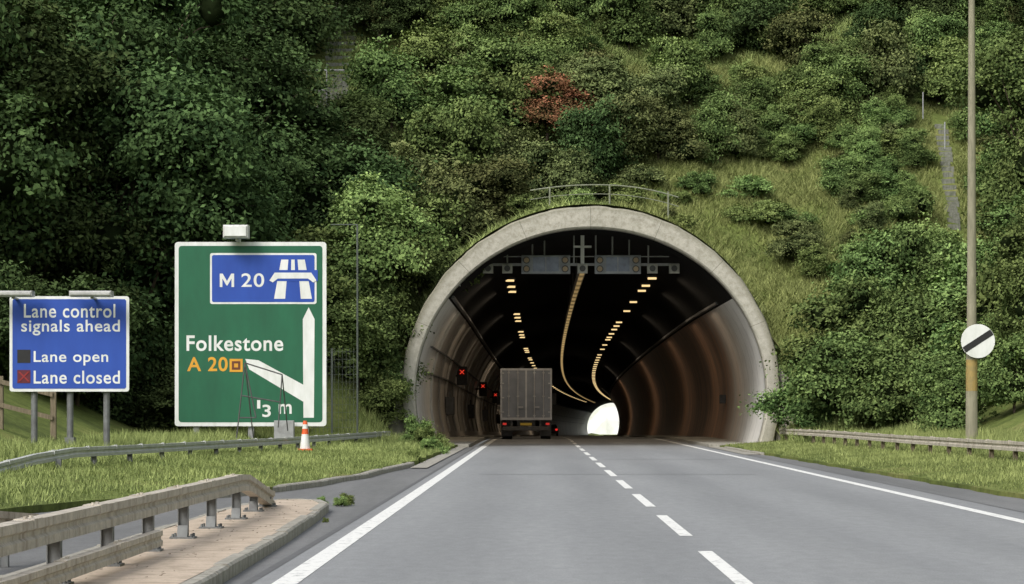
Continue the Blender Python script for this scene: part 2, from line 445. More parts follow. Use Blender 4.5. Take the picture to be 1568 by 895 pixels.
def sweep(mb, xoff, zoff, w, h, y0, y1, step=6, mi=0):
    V=[];F=[]; y=y0;k=0
    while y<=y1:
        o=off(y);z=zr(y)
        x=xoff+o; zz=zoff+z
        V+=[(x-w/2,y,zz-h/2),(x+w/2,y,zz-h/2),(x+w/2,y,zz+h/2),(x-w/2,y,zz+h/2)]
        if k:
            q=4*k
            for a,b in ((0,1),(1,2),(2,3),(3,0)): F.append((q-4+a,q-4+b,q+b,q+a))
        y+=step;k+=1
    F.append((3,2,1,0)); mb.add(V,F,mi)
mb=MB()
sweep(mb,CX-5.25,5.72,.12,.10,PY+2,660,4); sweep(mb,CX+5.25,5.72,.12,.10,PY+8,660,4)
sweep(mb,CX-6.45,2.9,.1,.06,PY+6,660,4); sweep(mb,CX-6.2,3.9,.1,.05,PY+6,660,4)
mb.obj('cable_tray',[M_DSTEEL],tun)
mb=MB()
for y in np.arange(PY+14,300,9.6):
    y=float(y)
    s=-1
    for i in range(9):
        aa=[math.radians(-15+ (i+k)*5.6) for k in (0,1)]
        P=[]
        for a in aa:
            for r in (6.6,6.5):
                for dy in (-.07,.07):
                    P.append((CX+off(y)+s*r*math.cos(a),y+dy,2+zr(y)+r*.942*math.sin(a)))
        mb.add(P,[(0,2,6,4),(2,3,7,6),(3,1,5,7)],0)
mb.obj('wall_rib',[M_LINL],tun)
mb=MB()
for y in (135,175,215,260):
    s=-1
    x=CX+off(y)+s*6.35
    mb.box(x-.22,x+.22,y,y+.9,zr(y)+1.2,zr(y)+2.1,0,.03); mb.box(x-.05,x+.05,y+.1,y+.5,zr(y)+2.1,zr(y)+2.4,0)
y=124; x=CX+6.42; mb.box(x-.1,x+.2,y,y+.5,1.7,2.1,0,.03)
mb.obj('emergency_cabinet',[M_DSTEEL],tun)
def tray_mat():
    m, nt, b, o = new_mat('lit_centre_tray')
    g = nt.nodes.new('ShaderNodeNewGeometry'); sx = nt.nodes.new('ShaderNodeSeparateXYZ'); nt.links.new(g.outputs['Position'], sx.inputs[0])
    w = math_n(nt,'FRACT', math_n(nt,'DIVIDE', sx.outputs[1], 4.)); on = math_n(nt,'GREATER_THAN', w, .4)
    b.inputs['Base Color'].default_value=(.25,.18,.07,1)
    b.inputs['Emission Color'].default_value=(1,.68,.28,1)
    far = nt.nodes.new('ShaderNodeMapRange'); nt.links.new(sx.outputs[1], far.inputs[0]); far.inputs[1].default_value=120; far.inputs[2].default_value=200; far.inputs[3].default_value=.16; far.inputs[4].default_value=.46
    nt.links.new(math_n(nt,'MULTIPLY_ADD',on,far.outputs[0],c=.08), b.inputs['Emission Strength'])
    m.cycles.emission_sampling='NONE'
    return m
lt = empty('tunnel_lighting',(CX,PY+6,7))
mb=MB(); sweep(mb,CX-.25,6.75,.18,.03,PY+5,560,4); mb.obj('centre_tray_glow',[tray_mat()],lt)  # tray edge is no lamp; its yellow glow is put in as emission
mb=MB(); sweep(mb,CX-.25,6.86,.3,.12,PY+5,560,4)
y=PY+8
while y<400:
    mb.box(CX-.28+off(y),CX-.22+off(y),y,y+.06,6.9+zr(y),8.2+zr(y)); y+=12
mb.obj('centre_tray_housing',[M_DSTEEL],lt)
mb=MB(); mh=MB()
def lamp(xr,y,zz=7.35):
    o=off(y);z=zr(y)+zz
    mb.box(CX+xr+o-.19,CX+xr+o+.19,y,y+.35,z-.08,z)
    mh.box(CX+xr+o-.24,CX+xr+o+.24,y-.02,y+.5,z+.003,z+.1)
    mh.box(CX+xr+o-.02,CX+xr+o+.02,y+.2,y+.25,z+.1,z+.5)
def area(x,y,z,e,sz=.5):
    L=bpy.data.lights.new('tunnel_lamp_light','AREA'); L.shape='RECTANGLE'; L.size=sz; L.size_y=.4; L.energy=e; L.color=(1,.82,.6)
    ob=bpy.data.objects.new('lamp_light',L); link(ob,lt); ob.location=(x,y,z)
y=PY+22; k=0
while y<600:
    lamp(-3.25,y)
    y += [6,5,26,5,5,18][k%6] if y<260 else 11; k+=1
y=PY+20;k=0
while y<600:
    lamp(3.15,y); y += [7,5,12,11,16,6,6,8][k%8] if y<230 else 8.5; k+=1
mb.obj('lit_lens',[M_LAMP],lt); mh.obj('lamp_housing',[M_DSTEEL],lt)
for (yy,e) in [(116,190),(130,190),(155,180),(200,220),(270,320),(400,480)]:
    for sx_ in (-3.25,3.15): area(CX+off(yy)+sx_,yy,zr(yy)+7.0,e*.5)

ga = empty('lane_signal_gantry',(CX,PY+4,7.1)); GY=PY+4
mb=MB()
mb.box(-2.05,5.6,GY+.1,GY+.2,7.02,7.12)
mb.box(-1.6,5.2,GY+.1,GY+.16,7.36,7.40)
for x in (-1.1,-.12,.35,1.5,2.35,3.0,3.65,4.4):
    zt=2.0+6.22*math.sqrt(1-((x-CX)/6.6)**2)
    mb.box(x-.03,x+.03,GY+.12,GY+.18,7.1,zt)
mb.obj('hanger_frame',[M_STEEL],ga)
mb=MB()
mb.box(CX-.32,CX-.18,GY+.02,GY+.12,7.0,8.2,0)
mb.box(CX-.6,CX+.1,GY+.0,GY+.1,7.72,7.8,0)
mb.obj('centre_hanger',[M_WHITE],ga)
M_SIGF=pmat('signal_face',(.20,.24,.32),(.10,.12,.17),3,.3)
M_CAB=pmat('cabinet_grey',(.34,.36,.38),(.22,.23,.25))
mb=MB()
for (a,b) in ((-.55,1.35),(2.3,4.1)):
    mb.box(a,b,GY-.25,GY+.08,6.7,7.42,0,.03)
    mb.box(a+.45,b-.45,GY-.262,GY-.252,6.78,7.34,1)
    for zx in (a+.2,b-.2):
        for zz in (6.88,7.22):
            mb.tube((zx,GY-.30,zz),(zx,GY-.25,zz),.14,.14,14,2); mb.tube((zx,GY-.305,zz),(zx,GY-.302,zz),.10,.10,12,3)
    mb.box((a+b)/2-.02,(a+b)/2+.02,GY-.268,GY-.263,6.75,7.38,0)
mb.obj('signal_cabinet',[M_CAB,M_SIGF,M_DSTEEL,pmat('amber_lens',(.45,.34,.22))],ga)
mb=MB()
for x in (-1.85,-1.1,1.83,4.55,5.4):
    mb.box(x-.2,x+.2,GY-.2,GY+.09,6.72,7.08,0,.03)
    mb.tube((x,GY-.24,6.9),(x,GY-.2,6.9),.12,.12,14,1)
mb.obj('lamp_box',[pmat('box_grey',(.45,.45,.41),(.34,.34,.3)),M_DSTEEL],ga)
for y in (146,190,232,272):
    e=empty('wall_lane_signal',(CX-6.0+off(y),y,3.4)); x=CX-6.35+off(y)+ (.3 if y==146 else .45); z=3.35+zr(y)
    mb=MB(); mb.box(x-.28,x+.28,y,y+.3,z-.5,z+.5,0,.03); mb.box(x-.7,x-.28,y+.1,y+.18,z-.05,z+.05,0)
    mb.tube((x,y-.02,z+.2),(x,y-.001,z+.2),.2,.2,16,1)
    mb.obj('housing',[M_DSTEEL,pmat('dark_red_lens',(.30,.02,.015))],e)
    mb=MB()
    for s in (-1,1):
        w=.028; zc=z+.2
        mb.prism([(x-s*.11-w,zc-.11),(x-s*.11+w,zc-.11),(x+s*.11+w,zc+.11),(x+s*.11-w,zc+.11)],y-.022-.003*(s+1),.002)
    mb.obj('red_cross',[M_REDL],e)
e=empty('cctv_camera',(-2.95,PY+2,6.3))
mb=MB(); yy=PY+1.4
mb.box(-3.3,-2.85,yy-.5,yy+.1,6.1,6.28,0,.04); mb.tube((-2.78,yy,6.35),(-2.78,yy+.02,6.62),.02,.02,8,0); mb.tube((-3.0,yy,6.15),(-3.4,yy+.4,5.9),.03,.03,8,0)
mb.tube((-2.78,yy-.15,6.4),(-2.78,yy+.15,6.4),.12,.12,12,0)
mb.obj('camera_body',[M_WHITE],e)

for s in (-1,1):
    mb=MB(); x0=CX+s*6.95; x1=CX+s*(8.0 if s>0 else 7.8)
    P=[(x0,-.1),(x1,-.1),(x1,2.0),(x0,3.1)]
    if s<0: P=P[::-1]
    mb.prism(P,PY+.75,.55)
    mb.obj('wing_wall',[M_WALLC])
mb=MB(); P=[]
for x in np.arange(-.2,5.6,.3):
    x=float(x); P.append((x,PY+2.6,9.05+1.0-.035*(x-2.3)**2-.02*max(0,x-3)**2))
for a,b in zip(P[:-1],P[1:]):
    mb.tube(a,b,.026,.026,6); 
    mb.tube((a[0],a[1],a[2]-.35),(b[0],b[1],b[2]-.35),.016,.016,6)
for x in (.55,2.85,5.1):
    z=10.05-.035*(x-2.3)**2; mb.tube((x,PY+2.6,z-1.2),(x,PY+2.6,z+.02),.035,.035,8)
mb.obj('portal_handrail',[pmat('dull_green_steel',(.26,.28,.2),(.16,.17,.12),5,.6)])

V=[];F=[];
for j in range(9):
    for i in range(31):
        x=-60+i*5; zz=-5.3+j*4
        V.append((x+20+random.uniform(-1,1),770+j*2.2+random.uniform(-1.2,1.2),zz+random.uniform(-.5,.5)))
for j in range(8):
    for i in range(30): q=j*31+i; F.append((q,q+1,q+32,q+31))
mesh_obj('exit_bright_backdrop',V,F,M_EXITBACK)  # added pale backdrop beyond the exit, standing in for overexposed daylight

# ------------------------------------------------------------ safety barriers
def barrier(name, pts, posts, hmat, pmat_, bw=.1, bh=.2, second=None, plate=False):
    e=empty(name,(posts[0][0],posts[0][1],posts[0][2]))
    def beam(pts,nm,bw=bw,bh=bh):
        pr=[(-.5,-.5),(.5,-.5),(.5,-.18),(.3,-.08),(.3,.08),(.5,.18),(.5,.5),(-.5,.5),(-.5,.18),(-.3,.08),(-.3,-.08),(-.5,-.18)]
        V=[];F=[];n=len(pr)
        for k,p in enumerate(pts):
            p=Vector(p); a=Vector(pts[max(0,k-1)]); b=Vector(pts[min(len(pts)-1,k+1)]); d=(b-a).normalized()
            sd=d.cross(Vector((0,0,1))).normalized(); up=sd.cross(d)
            for u,v in pr: V.append(p+sd*u*bw+up*(v-.5)*bh)
            if k:
                for i in range(n): F.append(((k-1)*n+i,(k-1)*n+(i+1)%n,k*n+(i+1)%n,k*n+i))
        F.append(tuple(range(n))[::-1]); F.append(tuple(range((len(pts)-1)*n,len(pts)*n)))
        mb=MB(); mb.add(V,F); 
        for a,b in zip(pts[:-1],pts[1:]):
            a=Vector(a);b=Vector(b); L=(b-a).length
            if L<1.5: continue
            for t in np.arange(1.2,L,2.4):
                c=a+(b-a)*(t/L); 
                mb.box(c.x-bw*.5-.006,c.x+bw*.5+.006,c.y-.16,c.y+.16,c.z-bh*.32,c.z+.006)
                for dy in (-.1,.1): mb.tube((c.x,c.y+dy,c.z+.005),(c.x,c.y+dy,c.z+.022),.016,.016,6)
        mb.obj(nm,[hmat],e)
    beam(pts,'beam')
    if second: beam(second,'lower_beam',.08,.13)
    mb=MB()
    for (x,y,z0,z1) in posts:
        mb.box(x-.045,x+.045,y-.004,y+.004,z0,z1); mb.box(x-.05,x-.042,y-.04,y+.04,z0,z1); mb.box(x+.042,x+.05,y-.04,y+.04,z0,z1)
        if plate:
            mb.box(x-.12,x+.12,y-.12,y+.12,z0-.01,z0+.02)
            for sx in (-1,1):
                for sy in (-1,1): mb.tube((x+sx*.09,y+sy*.09,z0+.02),(x+sx*.09,y+sy*.09,z0+.05),.014,.014,6)
            mb.add([(x-.05,y-.1,z0+.02),(x+.05,y-.1,z0+.02),(x+.05,y-.04,z0+.13),(x-.05,y-.04,z0+.13)],[(0,1,2,3)])
    mb.obj('posts',[pmat_],e)
    return e
X=-3.43
pts=[(X,2,.62),(X,10,.62),(X,20,.62),(X,31.4,.62),(X-.01,32.2,.60),(X-.03,33.5,.49),(X-.05,35.2,.33),(X-.05,35.7,.30)]
barrier('safety_barrier',pts,[(X,yy,.11,.5) for yy in (12.2,14.6,17.0,19.4,21.8,24.1,26.5,28.8,31.2)]+[(X-.05,33.6,.11,.4),(X-.05,35.3,.11,.24)],M_RAIL,M_POST,.13,.19,
        [(X+.22,2,.33),(X+.22,15,.33),(X+.2,23.3,.33)],True)
barrier('safety_barrier',[(-5.2,2,.62),(-5.0,15,.62),(-4.75,21.5,.60),(-4.55,24.6,.42)],[(-5.05,12,.0,.5),(-4.95,17,.0,.5),(-4.78,21,0,.5),(-4.62,23.6,0,.4)],M_RAIL,M_POST,.12,.18)
pL=[(-8.95,44.6,.46),(-8.75,47.5,.60),(-8.5,50,.68),(-8.05,57,.66),(-6.9,75,.62),(-5.35,99.5,.62)]
po=[]
for yy in np.arange(48.5,99,3.2):
    x=float(np.interp(yy,[50,57,75,99.5],[-8.5,-8.05,-6.9,-5.35])); po.append((x,float(yy),side(x,yy)-.05,.5))
barrier('safety_barrier',pL,po,M_RAILG,M_POST,.1,.18)
pR=[(9.15,101.5,.70),(9.5,88,.72),(9.85,72,.70),(10.3,57,.70),(11.0,38,.70)]
po=[]
for yy in np.arange(40,101,2.6):
    x=float(np.interp(yy,[38,57,72,88,101.5],[11.0,10.3,9.85,9.5,9.15])); po.append((x,float(yy),side(x,yy)-.05,.56))
barrier('safety_barrier',pR,po,M_RAIL,M_WOOD,.12,.2)

# ------------------------------------------------------------ text
def text_part(body, x0, x1, z0, z1, y, mat, parent, name, bold=.018):
    cu=bpy.data.curves.new(name,'FONT'); cu.body=body; cu.size=1; cu.offset=bold; cu.extrude=.0; cu.space_character=1.08
    ob=bpy.data.objects.new('tmp',cu); COL.objects.link(ob)
    dg=bpy.context.evaluated_depsgraph_get(); dg.update()
    me=bpy.data.meshes.new_from_object(ob.evaluated_get(dg))
    COL.objects.unlink(ob); bpy.data.objects.remove(ob)
    vs=[v.co.copy() for v in me.vertices]
    mx0=min(v.x for v in vs);mx1=max(v.x for v in vs);mz0=min(v.y for v in vs);mz1=max(v.y for v in vs)
    for v in me.vertices:
        x,z=v.co.x,v.co.y
        v.co=(x0+(x-mx0)/(mx1-mx0)*(x1-x0), y, z0+(z-mz0)/(mz1-mz0)*(z1-z0))
    me.materials.clear(); me.materials.append(mat); me.update()
    return link(bpy.data.objects.new(name,me),parent)
def rrect(x0,x1,z0,z1,r,n=5):
    P=[]
    for cx,cz,a in ((x1-r,z1-r,0),(x0+r,z1-r,90),(x0+r,z0+r,180),(x1-r,z0+r,270)):
        for k in range(n+1):
            t=math.radians(a+90*k/n); P.append((cx+r*math.cos(t),cz+r*math.sin(t)))
    return P
GY0=88.; s=GY0/4167.
gx=-11.66; gz=6.82
def gp(u,v): return (gx+(u-268)*s, gz-(v-371)*s)
sg=empty('direction_sign',(-9.2,GY0,.4))
mb=MB()
mb.prism(rrect(*[gp(268,0)[0],gp(500,0)[0],gp(0,653)[1],gp(0,371)[1]],.1),GY0,.04,0)
mb.obj('border',[M_WHITE],sg)
mb=MB(); mb.prism(rrect(gp(274,0)[0],gp(494,0)[0],gp(0,647)[1],gp(0,377)[1],.1),GY0-.042,.005,0); mb.obj('green_panel',[M_GREEN],sg)
mb=MB(); 
mb.prism(rrect(gp(322,0)[0],gp(485,0)[0],gp(0,466)[1],gp(0,388)[1],.07),GY0-.049,.004,0)
mb.prism(rrect(gp(325,0)[0],gp(482,0)[0],gp(0,463)[1],gp(0,391)[1],.06),GY0-.055,.004,1)
def pg(pts,y,mi): mb.prism([gp(*p) for p in pts],y,.003,mi)
pg([(431,398),(442,398),(437,458),(420,458)],GY0-.061,0)
pg([(456,398),(467,398),(478,458),(461,458)],GY0-.061,0)
pg([(411,414),(487,414),(487,431),(411,431)],GY0-.0662,1)
pg([(413,430),(421,418),(477,418),(485,430),(480,433),(472,427),(426,427),(418,433)],GY0-.071,0)
pg([(446.5,398),(451.5,398),(452,414),(446,414)],GY0-.061,0)
# M of "M 20" drawn as a clean glyph
pg([(337,440),(337,419.5),(341.5,419.5),(348,431),(354.5,419.5),(359,419.5),(359,440),(355,440),(355,427),(348.8,437.5),(347.2,437.5),(341,427),(341,440)],GY0-.061,0)
mb.obj('motorway_panel',[M_WHITE,M_BLUE],sg)
mb=MB()
pg([(464,489),(473,471),(482,489),(481,640),(465,640)],GY0-.049,0)
pg([(376,550),(396,552),(465.5,590),(465.5,616),(382,566)],GY0-.052,0)
mb.obj('route_arrow',[M_WHITE],sg)
mb=MB(); pg([(352,550),(372,550),(372,570),(352,570)],GY0-.056,0); pg([(355.5,553.5),(368.5,553.5),(368.5,566.5),(355.5,566.5)],GY0-.061,1); pg([(359,557),(365,557),(365,563),(359,563)],GY0-.066,0)
mb.obj('route_patch',[M_YEL,M_BROWN],sg)
def gt(t,a,b,c,d,mat,nm,y=GY0-.050,bold=.018): text_part(t,gp(a,0)[0],gp(b,0)[0],gp(0,d)[1],gp(0,c)[1],y,mat,sg,nm,bold)
gt('20',370,405,419,440,M_WHITE,'text_20',GY0-.062,.01)
gt('Folkestone',286,434,514,538,M_WHITE,'text_folkestone')
gt('A 20',287,349,547,569,M_YEL,'text_a20')
gt('1',394,399,613,626,M_WHITE,'text_one'); gt('3',402,415,620,639,M_WHITE,'text_three'); gt('m',427,447,619,634,M_WHITE,'text_m')
mb=MB()
for u in (300,384,468):
    x=gp(u,0)[0]; mb.box(x-.09,x+.09,GY0+.06,GY0+.26,.2,6.6)
for v in (400,470,540,620):
    z=gp(0,v)[1]; mb.box(gp(272,0)[0],gp(496,0)[0],GY0+.005,GY0+.055,z-.04,z+.04)
mb.obj('posts',[M_STEEL],sg)
mb=MB(); x=gp(366,0)[0]; z=gz
mb.box(x-.42,x+.38,GY0-.9,GY0-.3,z+.08,z+.5,0,.06); mb.box(x-.05,x+.05,GY0-.6,GY0+.1,z+.0,z+.1,0); mb.box(x-.36,x+.32,GY0-.912,GY0-.904,z+.14,z+.42,1)
mb.obj('sign_lamp',[pmat('lamp_casing',(.7,.7,.68),(.45,.45,.42),6,.5),M_WHITE],sg)
mb=MB(); x=gp(437,0)[0]; mb.box(x-.32,x+.32,GY0-.5,GY0-.2,.3,1.05,0,.02); mb.obj('control_box',[M_STEEL],sg)

BY=62.; s2=BY/4167.
bx=(15-820)*s2; bz=1.35-(455-630)*s2
def bp(u,v): return (bx+(u-15)*s2, bz-(v-455)*s2)
sb=empty('lane_control_sign',(-10.6,BY,.5))
mb=MB(); mb.prism(rrect(bp(15,0)[0],bp(198,0)[0],bp(0,600)[1],bp(0,454)[1],.06),BY,.03,0); mb.obj('border',[M_WHITE],sb)
mb=MB(); mb.prism(rrect(bp(19.5,0)[0],bp(193.5,0)[0],bp(0,595.5)[1],bp(0,458.5)[1],.05),BY-.032,.004,0); mb.obj('blue_panel',[M_BLUE],sb)
def bt(t,a,b,c,d,nm): text_part(t,bp(a,0)[0],bp(b,0)[0],bp(0,d)[1],bp(0,c)[1],BY-.038,M_WHITE,sb,nm,.012)
bt('Lane control',37,177,466,487,'text_line_1'); bt('signals ahead',33,184,490,514,'text_line_2')
bt('Lane open',52,166,538,560,'text_line_3'); bt('Lane closed',52,184,568,588,'text_line_4')
mb=MB()
for v,mi in ((546,0),(577,1)):
    x,z=bp(37,v); mb.box(x-.15,x+.15,BY-.042,BY-.037,z-.15,z+.15,mi)
x,z=bp(37,577)
for k in (-1,1): mb.prism([(x-k*.11-.022,z-.11),(x-k*.11+.022,z-.11),(x+k*.11+.022,z+.11),(x+k*.11-.022,z+.11)],BY-.044-.002*(k+1),.002,2)
mb.obj('symbol_patch',[M_BLACK,pmat('dark_maroon',(.12,.02,.03)),pmat('sign_red',(.30,.03,.03))],sb)
mb=MB()
for u in (51,106,162):
    x=bp(u,0)[0]; mb.tube((x,BY+.12,.2),(x,BY+.12,bz-.1),.075,.075,12)
x=bp(106,0)[0]; mb.box(x-.11,x+.11,BY+.0,BY+.3,.3,.75)
for v in (480,570): mb.box(bp(18,0)[0],bp(194,0)[0],BY+.005,BY+.05,bp(0,v)[1]-.04,bp(0,v)[1]+.04)
mb.obj('posts',[M_POST],sb)
mb=MB()
for a,b in ((-6,58),(114,178)):
    mb.box(bp(a,0)[0],bp(b,0)[0],BY-.75,BY-.35,bz-.02,bz+.11,0,.04); xm=bp((a+b)/2,0)[0]; mb.box(xm-.03,xm+.03,BY-.5,BY+.1,bz-.06,bz-.02)
mb.obj('sign_lamp',[pmat('lamp_casing_2',(.5,.5,.48),(.3,.3,.29),6,.5)],sb)

LY=74.; lx=11.86
e=empty('street_lamp',(lx,LY,.4))
mb=MB()
mb.tube((lx,LY,.3),(lx,LY,3.2),.17,.15,16,0); mb.tube((lx,LY,3.2),(lx,LY,13.5),.135,.08,16,0)
mb.tube((lx,LY,13.5),(lx-1.6,LY,14.2),.06,.05,10,0); mb.box(lx-2.3,lx-1.5,LY-.15,LY+.15,14.1,14.3,0,.04)
mb.obj('column',[M_POLE],e)
mb=MB(); mb.tube((lx-.001,LY-.006,1.9),(lx-.001,LY-.006,2.75),.159,.156,16,0); mb.obj('column_sticker',[pmat('yellow_band',(.36,.25,.08),(.24,.19,.08),7,.7)],e)
e=empty('speed_limit_sign',(lx+.12,LY-.3,3.2))
zc=3.25; xc=lx+.13; R=.46
mb=MB(); circ=[(xc+R*math.cos(t),zc+R*math.sin(t)) for t in np.linspace(0,2*math.pi,48,endpoint=False)]
mb.prism(circ,LY-.24,.02,0)
w=.085; A=math.radians(33)
d=Vector((math.cos(A),math.sin(A))); nn=Vector((-d.y,d.x)); L=math.sqrt(R*R-w*w)-.005
P=[Vector((xc,zc))-d*L-nn*w,Vector((xc,zc))+d*L-nn*w,Vector((xc,zc))+d*(L+.004)+nn*0,Vector((xc,zc))+d*L+nn*w,Vector((xc,zc))-d*L+nn*w]
mb.prism([(p.x,p.y) for p in P],LY-.2625,.003,1)
mb.box(lx-.12,lx+.14,LY-.24,LY-.1,zc-.05,zc+.05,2)
mb.obj('sign_face',[M_WHITE,M_BLACK,M_STEEL],e)

e=empty('traffic_cone',(-6.35,75,.2)); zb=side(-6.35,75)
mb=MB(); x=-6.35
mb.box(x-.2,x+.2,74.8,75.2,zb-.02,zb+.05,1)
mb.tube((x,75,zb+.05),(x,75,zb+.45),.145,.095,16,0); mb.tube((x,75,zb+.45),(x,75,zb+.60),.095,.08,16,1); mb.tube((x,75,zb+.60),(x,75,zb+.72),.08,.07,16,0); mb.tube((x,75,zb+.72),(x,75,zb+.82),.07,.05,16,1)
mb.obj('cone_body',[M_WHITE,M_ORANGE],e)
mb=MB(); y0=84.; q=y0/4167
def tp(u,v,dy=0): return ((u-820)*q, y0+dy, 1.35-(v-630)*q)
for a,b in (((375,556),(361,682)),((432,574),(426,655)),((375,556),(432,574)),((370,606),(428,616)),((366,640),(392,640)),((375,556),(392,640))):
    mb.tube(tp(*a),tp(*b),.022,.022,6)
mb.tube(tp(375,556),tp(383,672,1.0),.02,.02,6); mb.tube(tp(432,574),tp(436,660,1.0),.02,.02,6)
mb.obj('temporary_sign_frame',[M_DSTEEL])

mb=MB()
for x in np.arange(-19.2,-11.6,1.36):
    x=float(x); g=ground(x,70); mb.box(x-.07,x+.07,69.93,70.07,g-.2,g+1.35)
    if x<-12.5:
        for h in (.55,1.15): 
            g2=ground(x+1.36,70); mb.add([(x,69.9,g+h),(x+1.36,69.9,g2+h),(x+1.36,69.9,g2+h+.12),(x,69.9,g+h+.12),(x,69.86,g+h),(x+1.36,69.86,g2+h),(x+1.36,69.86,g2+h+.12),(x,69.86,g+h+.12)],[(4,5,6,7),(7,6,2,3),(0,1,5,4)])
mb.obj('timber_fence',[M_WOOD])
e=empty('mesh_fence',(-6.8,97,.5)); mb=MB()
for x in (-8.1,-7.25,-6.35): mb.tube((x,97,.2),(x,97,3.6 if x<-7 else 8.0),.035,.035,8)
for k in range(12):
    z=.5+k*.27; mb.tube((-8.1,97,z),(-6.35,97,z),.006,.006,4)
for k in range(14):
    x=-8.1+k*.135; mb.tube((x,97,.4),(x,97,3.6),.006,.006,4)
mb.tube((-7.3,97,8.0),(-6.35,97,8.0),.02,.02,6)
mb.obj('fence_panel',[pmat('fence_green_grey',(.12,.14,.12))],e)
def steps(name, x, w, ya, yb, rail, shift=0., up=.16):
    e=empty(name,(x,ya,ground(x,ya))); mb=MB(); y=ya; k=0; r=random.Random(3)
    while y<yb:
        xx=x+shift*(y-ya)+r.uniform(-.09,.09); z=ground(xx,y); ww=w*r.uniform(.75,1.05)
        mb.box(xx-ww/2,xx+ww/2,y,y+.34,z-.3,z+up); y+=.5
    mb.obj('treads',[M_STEP],e)
    if rail:
        mb=MB(); 
        for (a,b) in rail: mb.tube(a,b,.03,.03,8)
        mb.obj('handrail',[M_STEEL],e)
steps('hillside_steps',17.2,.55,111.5,121.5,[((17.9,119,12.8),(17.9,119,14.0)),((17.3,121.5,14.4),(17.3,121.5,15.6))],.09,.2)
steps('hillside_steps',-9.3,1.3,117,137,[((-9.4,122.5,15.0),(-9.4,122.5,16.9)),((-10.7,122.5,15.8),(-10.7,122.5,16.7)),((-8.0,122.5,16.7),(-10.7,122.5,16.7)),((-8.0,122.5,16.7),(-8.0,122.5,15.1)),((-9.4,122.5,15.8),(-10.7,122.5,15.8))])

# ------------------------------------------------------------ lorry
TY=133.; tx=CX+off(TY)-2.55; tz=zr(TY)
e=empty('box_lorry',(tx,TY,tz))
M_BOX=pmat('lorry_box_grey',(.26,.28,.32),(.18,.195,.225),1.5,.45); M_FR=pmat('lorry_frame',(.55,.56,.58),(.4,.4,.42),3,.4)
mb=MB(); W=1.26
mb.box(tx-W,tx+W,TY,TY+6.5,tz+1.0,tz+3.45,0,.03)
mb.obj('cargo_box',[M_BOX],e)
mb=MB()
for a,b in ((-W,-W+.09),(W-.09,W),(-.04,.04)): mb.box(tx+a,tx+b,TY-.025,TY-.002,tz+1.0,tz+3.4)
mb.box(tx-W,tx+W,TY-.03,TY-.004,tz+3.36,tz+3.46); mb.box(tx-W,tx+W,TY-.05,TY-.004,tz+.94,tz+1.06)
mb.obj('door_frame',[M_FR],e)
mb=MB()
for x in (-.85,-.4,.4,.85):
    mb.tube((tx+x,TY-.05,tz+1.05),(tx+x,TY-.05,tz+3.38),.022,.022,8)
    for z in (1.15,2.1,3.25): mb.box(tx+x-.06,tx+x+.06,TY-.06,TY-.004,tz+z-.03,tz+z+.03)
for x in (-.4,.4): mb.box(tx+x-.02,tx+x+.25,TY-.075,TY-.05,tz+1.55,tz+1.6)
for s_ in (-1,1):
    for z in (1.3,2.0,2.7,3.2): mb.box(tx+s_*(W-.09)-.09,tx+s_*(W-.09)+.09,TY-.045,TY-.026,tz+z,tz+z+.06)
mb.obj('locking_bars',[M_FR],e)
mb=MB()
mb.box(tx-.45,tx+.45,TY+.1,TY+6.3,tz+.65,tz+.98); mb.box(tx-1.15,tx+1.15,TY+.0,TY+.12,tz+.42,tz+.62,0,.02)
for s_ in (-1,1):
    mb.box(tx+s_*.7-.05,tx+s_*.7+.05,TY+.02,TY+.1,tz+.6,tz+.95)
    mb.box(tx+s_*.95-.28,tx+s_*.95+.28,TY+.9,TY+.92,tz+.15,tz+.9)
mb.obj('chassis',[M_DSTEEL],e)
mb=MB()
for yy in (TY+1.6,TY+5.6):
    for s_ in (-1,1): mb.tube((tx+s_*.72,yy,tz+.48),(tx+s_*1.2,yy,tz+.48),.48,.48,24)
mb.obj('wheels',[pmat('tyre',(.03,.03,.03))],e)
mb=MB()
mb.box(tx-1.15,tx+1.15,TY+6.6,TY+8.2,tz+.6,tz+2.7,0,.1)
for s_ in (-1,1): mb.box(tx+s_*1.42-.12,tx+s_*1.42+.12,TY+7.9,TY+8.0,tz+1.7,tz+2.3); mb.box(tx+min(s_*1.15,s_*1.4),tx+max(s_*1.15,s_*1.4),TY+7.9,TY+7.95,tz+2.25,tz+2.3)
mb.obj('cab',[M_DSTEEL],e)
mb=MB()
for s_ in (-1,1): mb.box(tx+s_*1.05-.09,tx+s_*1.05+.09,TY-.03,TY-.001,tz+.70,tz+.80)
mb.obj('tail_lights',[emat('tail_light',(.8,.04,.03),.35)],e)
mb=MB(); mb.box(tx-.28,tx+.28,TY-.02,TY-.002,tz+.68,tz+.8); mb.obj('number_plate',[pmat('plate_yellow',(.7,.5,.08))],e)
cy=345.; cxr=CX+off(cy)-2.2; cz=zr(cy)
e=empty('car',(cxr,cy,cz)); mb=MB()
sec=[(0,.35,.95,.82),(.15,.3,1.0,.88),(1.0,.28,1.05,.9),(4.1,.3,.85,.86),(4.3,.4,.7,.75)]
V=[];F=[]
for k,(dy,z0,z1,w) in enumerate(sec):
    V+=[(cxr-w,cy+dy,cz+z0),(cxr+w,cy+dy,cz+z0),(cxr+w,cy+dy,cz+z1),(cxr-w,cy+dy,cz+z1)]
    if k:
        q=4*k
        for a,b in ((0,1),(1,2),(2,3),(3,0)): F.append((q-4+a,q-4+b,q+b,q+a))
F+=[(3,2,1,0),(q,q+1,q+2,q+3)]
mb.add(V,F); mb.obj('body',[pmat('car_paint',(.12,.12,.13),None,2,.3)],e)
